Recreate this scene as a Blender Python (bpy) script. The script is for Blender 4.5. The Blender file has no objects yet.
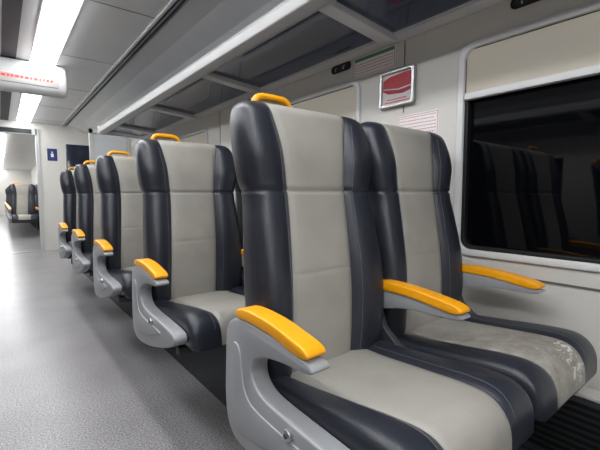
import bpy, bmesh, math, random
from mathutils import Vector, Matrix
random.seed(4)
S = bpy.context.scene
try:
    S.view_settings.view_transform = 'Standard'
except Exception:
    pass

def lin(c):
    return tuple(((v/255)/12.92 if v/255 <= .04045 else ((v/255+.055)/1.055)**2.4) for v in c)+(1,)

def mat(name, rgb, rough=.5, metal=0, nscale=0, nstr=0, var=0, vscale=5, spec=.5, emit=0, rgb2=None, coat=0, alpha=1):
    m = bpy.data.materials.new(name); m.use_nodes = True
    nt = m.node_tree; b = nt.nodes['Principled BSDF']
    col = lin(rgb)
    b.inputs['Base Color'].default_value = col
    b.inputs['Roughness'].default_value = rough
    b.inputs['Metallic'].default_value = metal
    b.inputs['Specular IOR Level'].default_value = spec
    b.inputs['Coat Weight'].default_value = coat
    b.inputs['Alpha'].default_value = alpha
    tc = nt.nodes.new('ShaderNodeTexCoord')
    if emit:
        b.inputs['Emission Color'].default_value = col
        b.inputs['Emission Strength'].default_value = emit
    if var:
        n = nt.nodes.new('ShaderNodeTexNoise'); n.inputs['Scale'].default_value = vscale
        n.inputs['Detail'].default_value = 5
        r = nt.nodes.new('ShaderNodeValToRGB')
        c2 = lin(rgb2) if rgb2 else tuple(v*(1-var) for v in col[:3])+(1,)
        r.color_ramp.elements[0].color = c2; r.color_ramp.elements[1].color = col
        r.color_ramp.elements[0].position = .35; r.color_ramp.elements[1].position = .62
        nt.links.new(tc.outputs['Object'], n.inputs['Vector'])
        nt.links.new(n.outputs['Fac'], r.inputs['Fac'])
        nt.links.new(r.outputs['Color'], b.inputs['Base Color'])
    if nstr:
        n = nt.nodes.new('ShaderNodeTexNoise'); n.inputs['Scale'].default_value = nscale
        n.inputs['Detail'].default_value = 3
        bp = nt.nodes.new('ShaderNodeBump'); bp.inputs['Strength'].default_value = nstr
        bp.inputs['Distance'].default_value = .002
        nt.links.new(tc.outputs['Object'], n.inputs['Vector'])
        nt.links.new(n.outputs['Fac'], bp.inputs['Height'])
        nt.links.new(bp.outputs['Normal'], b.inputs['Normal'])
    return m

M = {}
M['dark'] = mat('dark_leather', (43,46,56), .33, nscale=320, nstr=.3, var=.18, vscale=7)
M['light'] = mat('light_leather', (167,164,156), .46, nscale=320, nstr=.4, var=.16, vscale=5)
M['lightw'] = mat('light_leather_window_cushion', (167,164,156), .46, nscale=320, nstr=.4, var=.16, vscale=5)
M['stitch'] = mat('stitch_thread', (98,101,110), .6)
M['yellow'] = mat('yellow_plastic', (250,170,12), .38, nscale=400, nstr=.1)
M['shell'] = mat('grey_shell_plastic', (156,158,161), .42, nscale=300, nstr=.1)
M['shelld'] = mat('dark_shell_plastic', (60,62,66), .5)
M['steel'] = mat('brushed_steel', (190,190,192), .28, 1)
M['alu'] = mat('painted_aluminium', (222,223,224), .35)
M['rail'] = mat('rack_rail_aluminium', (186,187,187), .42)
M['black'] = mat('black_plastic', (16,17,19), .45)
M['wall'] = mat('wall_panel', (215,213,207), .42, var=.04, vscale=2)
M['ceil'] = mat('ceiling_panel', (208,209,209), .30, var=.05, vscale=2)
M['slot'] = mat('ceiling_slot_dark', (44,46,48), .5)
M['joint'] = mat('panel_joint', (105,105,103), .6)
M['glass'] = mat('night_window_glass', (5,6,9), .03, spec=.35)
M['rackglass'] = mat('tinted_rack_glass', (28,46,84), .08, spec=.6, var=.25, vscale=3, alpha=.86)
M['shade'] = mat('roller_shade', (218,211,196), .7, nscale=200, nstr=.2)
M['lamp'] = mat('lamp_diffuser', (252,253,255), .5, emit=14.0)
M['white'] = mat('white_print', (242,242,242), .45)
M['red'] = mat('red_print', (190,52,66), .4)
M['pinkred'] = mat('pink_lettering', (206,104,114), .4)
M['pink'] = mat('pale_print', (232,226,226), .3)
M['green'] = mat('green_print', (78,140,98), .4)
M['blue'] = mat('blue_print', (32,52,110), .4)
M['led'] = mat('led_red', (235,50,40), .4, emit=1.5)
M['ledbg'] = mat('led_window', (190,186,184), .25)
M['clear'] = mat('frosted_screen', (215,220,222), .25)
M['tint'] = mat('tinted_screen', (34,40,54), .12)

# floor: speckled vinyl
def floor_mat(name, a, b_, rough):
    m = bpy.data.materials.new(name); m.use_nodes = True
    nt = m.node_tree; b = nt.nodes['Principled BSDF']
    tc = nt.nodes.new('ShaderNodeTexCoord')
    n = nt.nodes.new('ShaderNodeTexNoise'); n.inputs['Scale'].default_value = 150; n.inputs['Detail'].default_value = 4
    n.inputs['Roughness'].default_value = .75
    r = nt.nodes.new('ShaderNodeValToRGB')
    r.color_ramp.elements[0].color = lin(a); r.color_ramp.elements[1].color = lin(b_)
    r.color_ramp.elements[0].position = .38; r.color_ramp.elements[1].position = .62
    n2 = nt.nodes.new('ShaderNodeTexNoise'); n2.inputs['Scale'].default_value = 3; n2.inputs['Detail'].default_value = 6
    mx = nt.nodes.new('ShaderNodeMix'); mx.data_type = 'RGBA'; mx.blend_type = 'MULTIPLY'
    r2 = nt.nodes.new('ShaderNodeValToRGB')
    r2.color_ramp.elements[0].color = (.84,.84,.84,1); r2.color_ramp.elements[1].color = (1,1,1,1)
    r2.color_ramp.elements[0].position = .35; r2.color_ramp.elements[1].position = .6
    mx.inputs['Factor'].default_value = 1
    L = nt.links.new
    L(tc.outputs['Object'], n.inputs['Vector']); L(tc.outputs['Object'], n2.inputs['Vector'])
    L(n.outputs['Fac'], r.inputs['Fac']); L(n2.outputs['Fac'], r2.inputs['Fac'])
    L(r.outputs['Color'], mx.inputs['A']); L(r2.outputs['Color'], mx.inputs['B'])
    L(mx.outputs['Result'], b.inputs['Base Color'])
    b.inputs['Roughness'].default_value = rough
    bp = nt.nodes.new('ShaderNodeBump'); bp.inputs['Strength'].default_value = .18; bp.inputs['Distance'].default_value = .002
    L(n.outputs['Fac'], bp.inputs['Height']); L(bp.outputs['Normal'], b.inputs['Normal'])
    return m
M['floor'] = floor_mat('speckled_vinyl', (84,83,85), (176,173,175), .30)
M['floorshade'] = floor_mat('shaded_dark_vinyl', (44,45,49), (70,71,76), .5)  # dark floor edge, with the under-seat shadow put into its colour

def worn():
    m = M['light'].copy(); m.name = 'light_leather_worn'
    nt = m.node_tree; b = nt.nodes['Principled BSDF']
    src = b.inputs['Base Color'].links[0].from_socket
    tc = nt.nodes.new('ShaderNodeTexCoord')
    n = nt.nodes.new('ShaderNodeTexNoise'); n.inputs['Scale'].default_value = 24; n.inputs['Detail'].default_value = 9
    n.inputs['Roughness'].default_value = .7
    mp = nt.nodes.new('ShaderNodeMapping'); mp.inputs['Scale'].default_value = (.6,1.6,1.0); mp.inputs['Rotation'].default_value=(0,0,.5)
    n2 = nt.nodes.new('ShaderNodeTexNoise'); n2.inputs['Scale'].default_value = 44; n2.inputs['Detail'].default_value = 8
    n2.inputs['Roughness'].default_value = .68
    def dist(nn,c,fmin,fmax,tmin,tmax):
        vm = nt.nodes.new('ShaderNodeVectorMath'); vm.operation = 'DISTANCE'
        vm.inputs[1].default_value = c
        mr = nt.nodes.new('ShaderNodeMapRange')
        mr.inputs['From Min'].default_value = fmin; mr.inputs['From Max'].default_value = fmax
        mr.inputs['To Min'].default_value = tmin; mr.inputs['To Max'].default_value = tmax
        ad = nt.nodes.new('ShaderNodeMath'); ad.operation = 'ADD'
        nt.links.new(tc.outputs['Object'], vm.inputs[0]); nt.links.new(vm.outputs['Value'], mr.inputs['Value'])
        nt.links.new(nn.outputs['Fac'], ad.inputs[0]); nt.links.new(mr.outputs['Result'], ad.inputs[1])
        return ad.outputs[0]
    a1 = dist(n2,(1.25,.335,.475),.03,.15,.055,-.13)
    a2 = dist(n,(1.20,.42,.49),.05,.34,.07,-.16)
    r = nt.nodes.new('ShaderNodeValToRGB')
    r.color_ramp.elements[0].position = .560; r.color_ramp.elements[1].position = .59
    r.color_ramp.elements[0].color = (0,0,0,1); r.color_ramp.elements[1].color = (.85,.85,.85,1)
    r3 = nt.nodes.new('ShaderNodeValToRGB')
    r3.color_ramp.elements[0].position = .42; r3.color_ramp.elements[1].position = .64
    r3.color_ramp.elements[0].color = (0,0,0,1); r3.color_ramp.elements[1].color = (.55,.55,.55,1)
    m1 = nt.nodes.new('ShaderNodeMix'); m1.data_type = 'RGBA'
    m2 = nt.nodes.new('ShaderNodeMix'); m2.data_type = 'RGBA'
    L = nt.links.new
    L(tc.outputs['Object'], n.inputs['Vector'])
    L(tc.outputs['Object'], mp.inputs['Vector']); L(mp.outputs['Vector'], n2.inputs['Vector'])
    L(a1, r.inputs['Fac']); L(a2, r3.inputs['Fac'])
    L(src, m1.inputs['A']); m1.inputs['B'].default_value = lin((108,100,88)); L(r3.outputs['Color'], m1.inputs['Factor'])
    L(m1.outputs['Result'], m2.inputs['A']); m2.inputs['B'].default_value = lin((226,223,216)); L(r.outputs['Color'], m2.inputs['Factor'])
    L(m2.outputs['Result'], b.inputs['Base Color'])
    return m
M['worn'] = worn()

# ---------- mesh helpers ----------
def mk(name, verts, faces, mats, midx=None, smooth=False, parent=None):
    me = bpy.data.meshes.new(name)
    me.from_pydata([tuple(v) for v in verts], [], faces)
    for m in mats: me.materials.append(m)
    if midx:
        for p, i in zip(me.polygons, midx): p.material_index = i
    bm = bmesh.new(); bm.from_mesh(me); bmesh.ops.recalc_face_normals(bm, faces=bm.faces); bm.to_mesh(me); bm.free()
    if smooth:
        for p in me.polygons: p.use_smooth = True
    o = bpy.data.objects.new(name, me); S.collection.objects.link(o)
    if parent: o.parent = parent
    return o

def bev(o, w, seg=3, ang=35):
    md = o.modifiers.new('b', 'BEVEL'); md.width = w; md.segments = seg
    md.limit_method = 'ANGLE'; md.angle_limit = math.radians(ang)
    for p in o.data.polygons: p.use_smooth = True
    return o

def box(name, a, b, m, parent=None, bevel=0):
    x0,y0,z0 = a; x1,y1,z1 = b
    v = [(x0,y0,z0),(x1,y0,z0),(x1,y1,z0),(x0,y1,z0),(x0,y0,z1),(x1,y0,z1),(x1,y1,z1),(x0,y1,z1)]
    f = [(0,3,2,1),(4,5,6,7),(0,1,5,4),(1,2,6,5),(2,3,7,6),(3,0,4,7)]
    o = mk(name, v, f, [m], parent=parent)
    if bevel: bev(o, bevel)
    return o

def boxes(name, lst, m, parent=None):
    V=[];F=[]
    for a,b in lst:
        x0,y0,z0 = a; x1,y1,z1 = b; k=len(V)
        V += [(x0,y0,z0),(x1,y0,z0),(x1,y1,z0),(x0,y1,z0),(x0,y0,z1),(x1,y0,z1),(x1,y1,z1),(x0,y1,z1)]
        F += [tuple(i+k for i in f) for f in [(0,3,2,1),(4,5,6,7),(0,1,5,4),(1,2,6,5),(2,3,7,6),(3,0,4,7)]]
    return mk(name, V, F, [m], parent=parent)

def chaikin(p, n=2):
    for _ in range(n):
        q=[]
        for i in range(len(p)):
            a=p[i]; b=p[(i+1)%len(p)]
            q.append((a[0]*.75+b[0]*.25, a[1]*.75+b[1]*.25)); q.append((a[0]*.25+b[0]*.75, a[1]*.25+b[1]*.75))
        p=q
    return p

def prism(name, yz, x0, x1, m, bevel=.006, sm=2, parent=None):
    p = chaikin(yz, sm) if sm else yz
    n=len(p)
    V=[(x0,a,b) for a,b in p]+[(x1,a,b) for a,b in p]
    F=[tuple(range(n)), tuple(range(2*n-1,n-1,-1))]+[(i,(i+1)%n,(i+1)%n+n,i+n) for i in range(n)]
    o = mk(name,V,F,[m],parent=parent)
    if bevel: bev(o,bevel,3,50)
    return o

def extr(name, xz, y0, y1, m, parent=None, bevel=0):
    n=len(xz)
    V=[(a,y0,b) for a,b in xz]+[(a,y1,b) for a,b in xz]
    F=[tuple(range(n)), tuple(range(2*n-1,n-1,-1))]+[(i,(i+1)%n,(i+1)%n+n,i+n) for i in range(n)]
    o = mk(name,V,F,[m],parent=parent)
    if bevel: bev(o,bevel)
    return o

def rrect(y0,y1,z0,z1,r,n=6):
    pts=[]
    for cy,cz,a0 in ((y1-r,z1-r,0),(y0+r,z1-r,90),(y0+r,z0+r,180),(y1-r,z0+r,270)):
        for k in range(n+1):
            a=math.radians(a0+90*k/n); pts.append((cy+r*math.cos(a), cz+r*math.sin(a)))
    return pts

def ring(name, outer, inner, x0, x1, m, parent=None, bevel=.003):
    n=len(outer)
    V=[(x0,*p) for p in outer]+[(x0,*p) for p in inner]+[(x1,*p) for p in outer]+[(x1,*p) for p in inner]
    F=[]
    for i in range(n):
        j=(i+1)%n
        F+=[(i,j,n+j,n+i),(2*n+i,3*n+i,3*n+j,2*n+j),(i,2*n+i,2*n+j,j),(n+i,n+j,3*n+j,3*n+i)]
    o=mk(name,V,F,[m],parent=parent)
    if bevel: bev(o,bevel,2)
    return o

def tube(name, pts, r, m, parent=None, cyc=False, res=4):
    cu=bpy.data.curves.new(name,'CURVE'); cu.dimensions='3D'; cu.bevel_depth=r; cu.bevel_resolution=res; cu.use_fill_caps=True
    sp=cu.splines.new('POLY'); sp.points.add(len(pts)-1)
    for i,p in enumerate(pts): sp.points[i].co=(*p,1)
    sp.use_cyclic_u=cyc
    cu.materials.append(m)
    o=bpy.data.objects.new(name,cu); S.collection.objects.link(o)
    if parent: o.parent=parent
    return o

def interp(tab, z):
    if z<=tab[0][0]: return tab[0][1]
    if z>=tab[-1][0]: return tab[-1][1]
    n=len(tab)
    def sl(i):
        if i==0: return (tab[1][1]-tab[0][1])/(tab[1][0]-tab[0][0])
        if i==n-1: return (tab[-1][1]-tab[-2][1])/(tab[-1][0]-tab[-2][0])
        return (tab[i+1][1]-tab[i-1][1])/(tab[i+1][0]-tab[i-1][0])
    for i in range(n-1):
        a,va=tab[i]; b,vb=tab[i+1]
        if z<=b:
            h=b-a; t=(z-a)/h
            return (2*t**3-3*t*t+1)*va+(t**3-2*t*t+t)*h*sl(i)+(-2*t**3+3*t*t)*vb+(t**3-t*t)*h*sl(i+1)
    return tab[-1][1]

def columns(w,b,no=10,ni=12,g=.003,c0=0):
    out=[]
    lb=c0-b; rb=c0+b
    left=[(lb-g,'o',0.0)]
    right=[(rb+g,'o',0.0)]
    for k in range(1,no+1):
        t=1-(1-k/no)**1.8
        right.append((rb+g+(w-rb-g)*t,'o',t))
        left.append((lb-g-(w+lb-g)*t,'o',t))
    inner=[(lb+g+2*(b-g)*k/ni,'i',0) for k in range(ni+1)]
    return list(reversed(left))+[(lb,'g',0)]+inner+[(rb,'g',0)]+right

def loft(name, rings, mfun, mats):
    n=len(rings[0]); V=[p for r in rings for p in r]; F=[];MI=[]
    for i in range(len(rings)-1):
        for j in range(n):
            k=(j+1)%n
            F.append((i*n+j,i*n+k,(i+1)*n+k,(i+1)*n+j)); MI.append(mfun(i,j))
    F.append(tuple(range(n))); MI.append(mfun(0,n-1))
    l=(len(rings)-1)*n
    F.append(tuple(range(l+n-1,l-1,-1))); MI.append(mfun(len(rings)-2,n-1))
    return mk(name,V,F,mats,MI,smooth=True)

def bulge(t):
    return (1-(1-min(1,t/.45))**2.2)

# ---------- seat ----------
SE=.942
def backrest(cx,extra):
    W=[(.40,.214),(.55,.228),(.70,.231),(.85,.223),(.93,.218),(.98,.230),(1.06,.239),(1.12,.236),(1.185,.219)]
    B=[(.40,.108),(.55,.108),(.70,.108),(.85,.106),(.93,.106),(1.0,.110),(1.08,.119),(1.185,.144)]
    C0=[(.40,-.034),(.55,-.030),(.70,-.020),(.93,-.006),(1.18,0)]
    C=[(.40,.772),(.55,.768),(.70,.782),(.85,.810),(.95,.830),(1.05,.842),(1.18,.872)]
    TH=[(.40,.10),(.6,.105),(.9,.085),(1.18,.080)]
    BO=[(.40,.010),(.55,.022),(.7,.026),(.85,.021),(.95,.018),(1.04,.026),(1.12,.020),(1.18,.008)]
    ztop=1.184; R=.034
    zs=[]
    z=.40
    while z<ztop-R-1e-6: zs.append(z); z+=.016
    seam=(SE,.72)
    for s in seam: zs=[q for q in zs if abs(q-s)>.009]+[s-.005,s,s+.005]
    zs=sorted(zs)
    for k in range(0,10): zs.append(ztop-R+R*math.sin(k/9*math.pi/2))
    rings=[]; nfront=None; stL=[];stR=[]
    for z in zs:
        w=interp(W,z); b=interp(B,z); c=interp(C,z); th=interp(TH,z); bo=interp(BO,z); c0=interp(C0,z)
        q=max(0,(z-(ztop-R))/R); s=math.sqrt(max(0,1-q*q))
        w-=.032*(1-s)
        b=min(b,w-.03)
        if abs(z-SE)<.001: gr=.006; w-=.003
        elif abs(z-.72)<.001: gr=.0018
        else: gr=0
        cols=columns(w,b,c0=c0); nfront=len(cols)
        pts=[]
        for ci,(x,zone,t) in enumerate(cols):
            if zone=='o':
                y=-bo*bulge(t)+.045*(1-math.sqrt(max(0,1-t**5)))
            elif zone=='g': y=.004
            else: y=-.008*(1-((x-c0)/b)**4)
            if zone=='i' or zone=='g' or abs(z-SE)<.001: y+=gr
            pts.append([x,y])
            if zone=='o' and 0<t<.25 and q==0:
                (stR if x>c0 else stL).append((cx+x,c+y-.0003,z))
        for x,y in ((w,th*.75),(w-.006,th*.92),(w-.025,th),(w*.5,th+.012),(0,th+.016),(-w*.5,th+.012),(-(w-.025),th),(-(w-.006),th*.92),(-w,th*.75)):
            pts.append([x,y])
        mid=th*.5
        sy=.12+.88*s
        rings.append([(cx+x, c+mid+(y-mid)*sy, z) for x,y in pts])
    cols=columns(.2,.12)
    for st in (stL,stR):
        extra.append(tube('stitch',st,.0009,M['stitch'],res=0))
    def mf(i,j):
        if j>=nfront-1:
            return 2 if (nfront+1 <= j <= nfront+6) and zs[i]<ztop-R else 0
        z0=cols[j][1]; z1=cols[j+1][1]
        return 1 if (z0=='i' and z1=='i') or (z0+z1 in('gi','ig')) else 0
    return loft('backrest',rings,mf,[M['dark'],M['light'],M['shelld']])

def cushion(cx, lightmat, extra):
    yb=.82; yf=.320; R=.085
    ys=[]
    y=yb
    while y>yf+R+1e-6: ys.append(y); y-=.018
    for k in range(0,13): ys.append(yf+R-R*math.sin(k/12*math.pi/2))
    rings=[];nfront=None; stL=[];stR=[]
    for y in ys:
        q=max(0,(yf+R-y)/R); s=(max(0,1-q**2.8))**(1/2.8)
        w=.230-.03*(1-s)**1.5; b=.150-.042*(yb-y)/.50
        c0=-.012
        bo=.012
        zt=interp([(.32,.492),(.42,.495),(.55,.482),(.70,.466),(.82,.460)],y)
        zb=.385
        cols=columns(w,b,c0=c0); nfront=len(cols); pts=[]
        for x,zone,t in cols:
            if zone=='o':
                zz=bo*bulge(t)-.036*(1-math.sqrt(max(0,1-t**5)))
            elif zone=='g': zz=-.004
            else: zz=.007*(1-((x-c0)/b)**4)
            P3=(cx+x,y,zb+(zt+zz-zb)*(.04+.96*s)); pts.append(P3)
            if zone=='o' and 0<t<.25 and y<.76 and s>.5:
                (stR if x>c0 else stL).append((P3[0],P3[1],P3[2]+.0003))
        for x,zz in ((w,.25),(w-.01,.06),(w-.03,0),(0,0),(-(w-.03),0),(-(w-.01),.06),(-w,.25)):
            pts.append((cx+x,y,zb+(zt-.04-zb)*zz*(.04+.96*s)))
        rings.append(pts)
    for st in (stL,stR): extra.append(tube('stitch',st,.0009,M['stitch'],res=0))
    cols=columns(.2,.12)
    def mf(i,j):
        if j>=nfront-1: return 0
        z0=cols[j][1]; z1=cols[j+1][1]
        return 1 if (z0=='i' and z1=='i') or (z0+z1 in('gi','ig')) else 0
    return loft('cushion',rings,mf,[M['dark'],lightmat])

def armtop(cx,w,dy=0,f=0):
    y0,y1=.825+dy,.515+dy+f
    prof=[(y0,.628),(y0-.005,.652),(y0-.06,.660),(y0-.16,.655),(y1+.06,.643),(y1+.012,.634),(y1-.006,.620),(y1+.012,.609),(y1+.06,.613),(y0-.16,.627),(y0-.06,.630)]
    return prism('armrest_pad',prof,cx-w/2,cx+w/2,M['yellow'],.009,2)

def make_seat():
    parts=[]
    for cx,lm in ((.725,M['light']),(1.205,M['lightw'])):
        parts.append(backrest(cx,parts)); parts.append(cushion(cx,lm,parts))
        parts.append(prism('pan',[(.80,.40),(.36,.40),(.35,.375),(.42,.355),(.80,.345)],cx-.20,cx+.20,M['shelld'],.008,1))
    hx=.725-.090
    pts=[]
    for k in range(13):
        a=math.pi*k/12
        px=-math.cos(a); pz=math.sin(a)
        px=math.copysign(abs(px)**.45,px); pz=pz**.45
        pts.append((hx+.064*px,.935,1.14+.070*pz))
    parts.append(tube('grab_handle',pts,.0105,M['yellow']))
    parts.append(armtop(.470,.052,0,.028)); parts.append(armtop(.962,.05,-.01)); parts.append(armtop(1.428,.05,-.03))
    prof=[(.868,.628),(.70,.630),(.585,.614),(.535,.606),(.524,.592),(.55,.583),(.63,.580),(.705,.566),(.750,.54),(.752,.50),
          (.715,.468),(.62,.462),(.50,.458),(.38,.452),(.355,.435),(.37,.405),(.50,.36),(.66,.318),(.80,.300),(.862,.318),(.885,.38),(.880,.50)]
    parts.append(prism('side_panel',prof,.445,.494,M['shell'],.010,2))
    parts.append(prism('side_panel_inset',[(.845,.565),(.80,.565),(.792,.50),(.775,.44),(.70,.425),(.50,.425),(.50,.41),(.66,.365),(.80,.335),(.845,.36)],.4415,.448,M['shell'],.003,2))
    def disc(nm,y,z,x0,x1,r,m):
        p=[(y+r*math.cos(2*math.pi*k/24),z+r*math.sin(2*math.pi*k/24)) for k in range(24)]
        return prism(nm,p,x0,x1,m,.002,0)
    parts.append(disc('bolt',.60,.438,.436,.446,.013,M['steel']))
    parts.append(disc('bolt_core',.60,.438,.433,.437,.006,M['shelld']))
    for cx in (.962,1.428):
        dy=-.01 if cx<1 else -.03
        prof=[(.86+dy,.64),(.70+dy,.635),(.56+dy,.618),(.51+dy,.610),(.512+dy,.598),(.56+dy,.592),(.68+dy,.592),(.78+dy,.57),(.84+dy,.55),(.875+dy,.58)]
        parts.append(prism('arm_carrier',prof,cx-.021,cx+.021,M['shell'],.007,2))
    parts.append(prism('centre_bracket',[(.86,.60),(.80,.58),(.76,.48),(.60,.42),(.62,.38),(.80,.36),(.87,.42)],.950,.976,M['shelld'],.005,1))
    parts.append(prism('wall_bracket',[(.86,.60),(.80,.58),(.76,.48),(.60,.42),(.62,.38),(.80,.36),(.87,.42)],1.430,1.452,M['shelld'],.005,1))
    parts.append(box('rear_beam',(.50,.74,.30),(1.455,.79,.35),M['shelld'],bevel=.006))
    parts.append(box('front_beam',(.50,.46,.325),(1.455,.50,.36),M['shelld'],bevel=.006))
    parts.append(prism('pedestal',[(.80,.33),(.46,.34),(.50,.28),(.60,.18),(.57,.03),(.50,.015),(.50,0.004),(.80,0.004),(.80,.015),(.72,.04),(.71,.18)],1.06,1.12,M['shelld'],.006,1))
    parts.append(box('pedestal_foot',(1.02,.48,0.004),(1.16,.82,.014),M['steel'],bevel=.003))
    bpy.ops.object.select_all(action='DESELECT')
    for p in parts: p.select_set(True)
    bpy.context.view_layer.objects.active=parts[-1]
    bpy.ops.object.convert(target='MESH')
    bpy.ops.object.join()
    o=bpy.context.view_layer.objects.active
    o.name='double_train_seat'; o.data.name='double_train_seat_mesh'
    return o

base=make_seat()
for sl in base.material_slots:
    if sl.material==M['lightw']:
        sl.link='OBJECT'; sl.material=M['worn']
P=.90
def inst(dx,dy,mirror=False):
    o=bpy.data.objects.new('double_train_seat',base.data); S.collection.objects.link(o)
    o.location=(dx,dy,0)
    if mirror: o.scale=(-1,1,1)
    return o
for k in range(1,5): inst(0,P*k)
for k in range(-2,5): inst(0,P*k,True)

# ---------- room shell ----------
WX=1.53; Y0=-3.2; YB=7.6; CZ=2.10
boxes('floor',[((-WX-.05,Y0,-.08),(WX+.05,YB+.06,0))],M['floor'])
boxes('trim_1',[((.74,Y0,0),(WX,5.6,.004))],M['floorshade'])  # strip from under the seats to the wall, their shadow painted as darker floor
boxes('trim_2',[((-WX,Y0,0),(-.74,5.6,.004))],M['floorshade'])  # same painted seat shadow and floor edge, left side

wins=[(-.62,.845),(1.44,2.78),(3.32,4.66)]
zw0,zw1=.70,1.525
def wall(side,nm):
    s=1 if side>0 else -1
    L=[]
    def b(y0,y1,z0,z1):
        x0,x1=sorted((s*WX,s*(WX+.09))); L.append(((x0,y0,z0),(x1,y1,z1)))
    b(Y0,YB,0,zw0); b(Y0,YB,zw1,1.72)
    ys=[Y0]+[v for w in wins for v in w]+[YB]
    for i in range(0,len(ys),2): b(ys[i],ys[i+1],zw0,zw1)
    return boxes(nm,L,M['wall'])
wall(1,'wall_right'); wall(-1,'wall_left')
box('wall_back',(-WX-.1,Y0-.08,0),(WX+.1,Y0,2.2),M['wall'])

n=0
for s in (1,-1):
    for (a,b) in wins:
        n+=1
        par=bpy.data.objects.new('window_%d'%n,None); S.collection.objects.link(par)
        fr=lambda x0,x1: (x0,x1) if s>0 else (-x1,-x0)
        x0,x1=fr(WX-.010,WX+.03)
        ring('frame',rrect(a-.022,b+.022,zw0-.022,zw1+.022,.06),rrect(a+.004,b-.004,zw0+.004,zw1-.004,.045),x0,x1,M['alu'],par)
        x0,x1=fr(WX+.006,WX+.04)
        ring('gasket',rrect(a+.001,b-.001,zw0+.001,zw1-.001,.045),rrect(a+.018,b-.018,zw0+.018,zw1-.018,.035),x0,x1,M['black'],par)
        x0,x1=fr(WX+.034,WX+.042)
        box('pane',(x0,a+.002,zw0+.002),(x1,b-.002,zw1-.002),M['glass'],par)
        x0,x1=fr(WX+.005,WX+.012)
        box('shade',(x0,a+.008,1.345),(x1,b-.008,zw1-.008),M['shade'],par)
        x0,x1=fr(WX-.012,WX+.018)
        box('shade_bar',(x0,a+.008,1.318),(x1,b-.008,1.345),M['alu'],par,bevel=.004)

half=[(0,CZ),(.89,CZ),(.89,CZ+.035),(.955,CZ+.035),(.955,CZ-.005),(1.10,CZ-.02),(1.26,CZ-.075),(1.40,CZ-.17),(1.49,CZ-.29),(WX,CZ-.40)]
full=[(-x,z) for x,z in reversed(half[1:])]+half
prof=full+[(WX+.10,CZ-.40),(WX+.10,CZ+.15),(-WX-.10,CZ+.15),(-WX-.10,CZ-.40)]
extr('ceiling',prof,Y0,YB,M['ceil'])
for s in (1,-1):
    x0,x1=sorted((s*.892,s*.953))
    box('trim_%d'%(3 if s>0 else 4),(x0,Y0,CZ+.012),(x1,YB,CZ+.034),M['slot'])
    x0,x1=sorted((s*.91,s*.925))
    box('trim_%d'%(5 if s>0 else 6),(x0,Y0,CZ-.004),(x1,YB,CZ+.012),M['steel'])
    xs=sorted((s*.872,s*.889)); box('trim_%d'%(7 if s>0 else 8),(xs[0],Y0,CZ-.012),(xs[1],YB,CZ),M['alu'])
    xs=sorted((s*.07,s*.17)); box('air_vent_strip',(xs[0],Y0,CZ-.004),(xs[1],YB,CZ-.001),M['slot'])
    y=Y0+.1
    par=bpy.data.objects.new('ceiling_light_strip',None); S.collection.objects.link(par)
    while y<YB-.3:
        y2=min(y+1.55,YB-.1)
        pr=[(.275,CZ-.001),(.275,CZ-.016),(.295,CZ-.030),(.36,CZ-.036),(.425,CZ-.030),(.445,CZ-.016),(.445,CZ-.001)]
        extr('diffuser',[(s*x,z) for x,z in pr],y,y2,M['lamp'],par)
        y=y2+.03
    for xx in (.262,.447):
        xs=sorted((s*xx,s*(xx+.012))); box('housing',(xs[0],Y0+.1,CZ-.008),(xs[1],YB-.1,CZ-.001),M['alu'],par)
L=[]
y=.35
while y<YB:
    for s in (1,-1):
        xs=sorted((s*.47,s*.87)); L.append(((xs[0],y,CZ-.0015),(xs[1],y+.008,CZ+.001)))
    y+=1.15
boxes('trim_9',L,M['joint'])

def rack(s):
    par=bpy.data.objects.new('luggage_rack',None); S.collection.objects.link(par)
    sx=lambda pts:[(s*x,z) for x,z in pts]
    extr('front_rail',sx([(.985,1.735),(1.005,1.765),(1.035,1.768),(1.075,1.725),(1.070,1.685),(1.035,1.670),(.992,1.690)]),Y0+.02,5.2,M['rail'],par,bevel=.006)
    extr('wall_rail',sx([(1.47,1.665),(1.525,1.655),(1.525,1.695),(1.47,1.69)]),Y0+.02,5.2,M['alu'],par)
    y=1.20-1.15*3
    while y<5.0:
        y2=min(y+1.15,5.2)
        extr('glass_shelf',sx([(1.05,1.722),(1.48,1.684),(1.48,1.678),(1.05,1.714)]),y+.03,y2-.03,M['rackglass'],par)
        extr('bracket',sx([(1.03,1.728),(1.48,1.69),(1.52,1.69),(1.52,1.655),(1.48,1.645),(1.03,1.690)]),y-.035,y+.035,M['alu'],par,bevel=.005)
        y+=1.15
    extr('end_cap',sx([(.985,1.77),(1.52,1.70),(1.52,1.65),(.985,1.68)]),5.2,5.23,M['alu'],par)
rack(1); rack(-1)

L=[]
L.append(((WX-.004,Y0,.615),(WX,5.5,.622)))
for yy in (1.14,3.05,4.95): L.append(((WX-.002,yy,.29),(WX+.001,yy+.005,.67)));L.append(((WX-.002,yy,1.32),(WX+.001,yy+.005,1.65)))
boxes('trim_10',L,M['joint'])
par=bpy.data.objects.new('heater_duct',None); S.collection.objects.link(par)
XE=WX-.003
box('casing',(1.463,Y0+.01,.012),(XE,5.5,.27),M['shelld'],par,bevel=.006)
L=[]
for k in range(9): L.append(((1.457,Y0+.05,.045+k*.024),(1.464,5.4,.057+k*.024)))
boxes('louvres',L,M['black'],par)
box('top_edge',(1.458,Y0+.01,.270),(XE,5.5,.285),M['wall'],par,bevel=.004)

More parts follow.
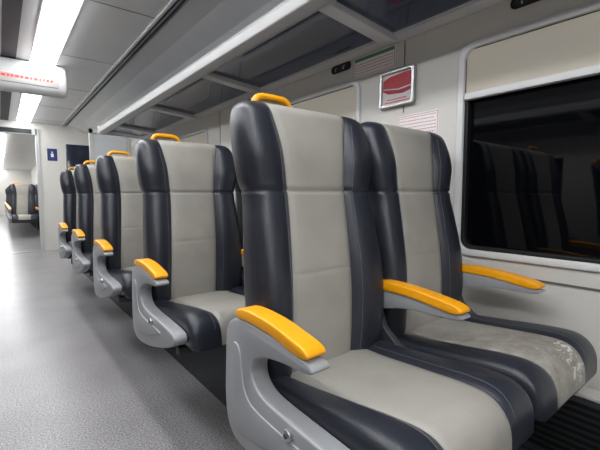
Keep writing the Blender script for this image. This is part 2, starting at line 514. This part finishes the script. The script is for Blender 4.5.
for yy in (.52,1.49,2.46):
    par=bpy.data.objects.new('coat_hook',None); S.collection.objects.link(par)
    ring('surround',rrect(yy,yy+.15,1.612,1.655,.020),rrect(yy+.008,yy+.142,1.620,1.647,.012),WX-.008,WX-.001,M['black'],par,bevel=.001)
    box('plate',(WX-.002,yy+.006,1.618),(WX-.0005,yy+.144,1.649),M['slot'],par)
    for d in (.045,.105):
        tube('hook',[(WX-.002,yy+d,1.642),(WX-.016,yy+d,1.634),(WX-.020,yy+d,1.624),(WX-.016,yy+d,1.618)],.003,M['steel'],par)

par=bpy.data.objects.new('framed_safety_poster',None); S.collection.objects.link(par)
a,b,z0,z1=1.075,1.278,1.352,1.530
ring('frame',rrect(a,b,z0,z1,.014),rrect(a+.016,b-.016,z0+.016,z1-.018,.008),WX-.022,WX-.001,M['steel'],par)
box('back',(WX-.010,a+.01,z0+.012),(WX-.001,b-.01,z1-.012),M['pink'],par)
prism('red_shape',[(a+.018,z0+.070),(a+.07,z0+.060),(b-.05,z0+.068),(b-.018,z0+.085),(b-.020,z1-.044),(b-.06,z1-.030),(a+.06,z1-.024),(a+.018,z1-.024)],WX-.0125,WX-.009,M['red'],.001,0,par)
prism('stripe',[(a+.018,z0+.084),(a+.09,z0+.078),(b-.024,z0+.092),(b-.024,z0+.096),(a+.09,z0+.084),(a+.018,z0+.090)],WX-.014,WX-.012,M['pink'],0,0,par)
boxes('caption',[((WX-.0125,a+.030,z0+.024),(WX-.009,b-.030,z0+.029)),((WX-.0125,a+.045,z0+.036),(WX-.009,b-.045,z0+.041))],M['pinkred'],par)

def notice(nm,a,b,z0,z1,rows,head,hm):
    par=bpy.data.objects.new(nm,None); S.collection.objects.link(par)
    box('sheet',(WX-.003,a,z0),(WX-.001,b,z1),M['white'],par)
    boxes('border',[((WX-.004,a+.004,z1-.007),(WX-.002,b-.004,z1-.005)),((WX-.004,a+.004,z0+.005),(WX-.002,b-.004,z0+.007)),
                    ((WX-.004,a+.004,z0+.005),(WX-.002,a+.006,z1-.005)),((WX-.004,b-.006,z0+.005),(WX-.002,b-.004,z1-.005))],M['pinkred'],par)
    if head: box('header',(WX-.0045,a+.006,z1-head),(WX-.002,b-.006,z1-.006),hm,par)
    L=[]; z=z1-head-.014
    for k in range(rows):
        y=b-.014
        while y>a+.02:
            wd=random.uniform(.004,.012); e=max(a+.012,y-wd)
            L.append(((WX-.0042,e,z-.003),(WX-.002,y,z))); y=e-.004
        z-=.015
        if z<z0+.012: break
    boxes('lettering',L,M['pinkred'],par)
notice('passenger_notice',.955,1.170,1.16,1.306,8,.0,M['red'])
notice('safety_sign',1.195,1.465,1.548,1.652,5,.022,M['green'])

par=bpy.data.objects.new('passenger_information_display',None); S.collection.objects.link(par)
yd=4.10
prism('housing',[(yd,1.83),(yd-.02,2.02),(yd+.02,2.095),(yd+.16,2.095),(yd+.18,2.05),(yd+.18,1.86),(yd+.14,1.82)],-.54,.54,M['alu'],.03,1,par)
box('screen',(-.47,yd-.013,1.88),(.47,yd+.02,1.99),M['ledbg'],par,bevel=.01)
L=[];x=-.42
while x<.42:
    wd=random.uniform(.01,.03); L.append(((x,yd-.016,1.925),(x+wd,yd-.012,1.943))); x+=wd+.012
boxes('led_dots',L,M['led'],par)

par=bpy.data.objects.new('draught_screen',None); S.collection.objects.link(par)
boxes('frame',[((1.00,5.88,0),(1.04,5.93,1.83)),((1.47,5.88,0),(1.525,5.93,1.83)),((1.0,5.88,1.77),(1.525,5.93,1.83)),((1.0,5.88,0),(1.525,5.93,.9))],M['wall'],par)
box('panel',(1.04,5.895,.9),(1.47,5.91,1.77),M['clear'],par)
box('tinted_panel',(.72,5.89,.0),(.995,5.915,1.60),M['tint'],par,bevel=.01)

DW=.53
boxes('wall_far',[((DW,YB,0),(WX+.1,YB+.08,2.25)),((-WX-.1,YB,0),(-DW,YB+.08,2.25)),((-DW,YB,1.98),(DW,YB+.08,2.25))],M['wall'])
par=bpy.data.objects.new('door_1',None); S.collection.objects.link(par)
boxes('frame',[((DW-.02,YB-.02,0),(DW+.03,YB+.1,2.0)),((-DW-.03,YB-.02,0),(-DW+.02,YB+.1,2.0)),((-DW,YB-.02,1.90),(DW,YB+.1,2.0))],M['rail'],par)
box('header_panel',(-.42,YB-.03,1.915),(.46,YB-.021,1.985),M['black'],par)
par=bpy.data.objects.new('information_sticker',None); S.collection.objects.link(par)
box('sheet',(.66,YB-.004,1.50),(.80,YB-.001,1.70),M['blue'],par)
boxes('figure',[((.71,YB-.007,1.56),(.75,YB-.003,1.62)),((.72,YB-.007,1.63),(.74,YB-.003,1.65))],M['white'],par)
box('door_threshold',(-DW+.025,YB-.05,.0),(DW-.025,YB+.1,.006),M['steel'])

# next carriage
ox=-.30; YC0=YB+.08; YC1=22
box('floor_next_carriage',(ox-WX,YC0,-.08),(ox+WX,YC1,-.001),M['floor'])
box('ceiling_next_carriage',(ox-WX,YC0,CZ),(ox+WX+.4,YC1,CZ+.1),M['ceil'])
box('wall_next_right',(ox+WX,YC0,0),(ox+WX+.08,YC1,CZ),M['wall'])
box('wall_next_left',(ox-WX-.08,YC0,0),(ox-WX,YC1,CZ),M['wall'])
box('wall_next_end',(ox-WX,YC1,0),(ox+WX,YC1+.08,CZ),M['wall'])
for s in (1,-1):
    par=bpy.data.objects.new('ceiling_light_strip',None); S.collection.objects.link(par)
    y=YC0+.1
    while y<YC1-1:
        xs=sorted((s*.275,s*.445)); box('diffuser',(ox+xs[0],y,CZ-.032),(ox+xs[1],y+1.5,CZ-.002),M['lamp'],par); y+=1.6
for k in range(10,19):
    inst(ox,P*k+.9); inst(ox,P*k+.9,True)

w=bpy.data.worlds.new('W'); S.world=w; w.use_nodes=True
w.node_tree.nodes['Background'].inputs[0].default_value=(.02,.022,.03,1)
w.node_tree.nodes['Background'].inputs[1].default_value=1

cam=bpy.data.cameras.new('camera'); co=bpy.data.objects.new('camera',cam); S.collection.objects.link(co)
cam.sensor_width=36; cam.lens=380/600*36; cam.clip_start=.01
co.location=(0,0,.93)
yaw=math.atan(300/380); pitch=math.atan(30/380)
co.rotation_euler=(math.radians(90)-pitch,0,-yaw)
S.camera=co
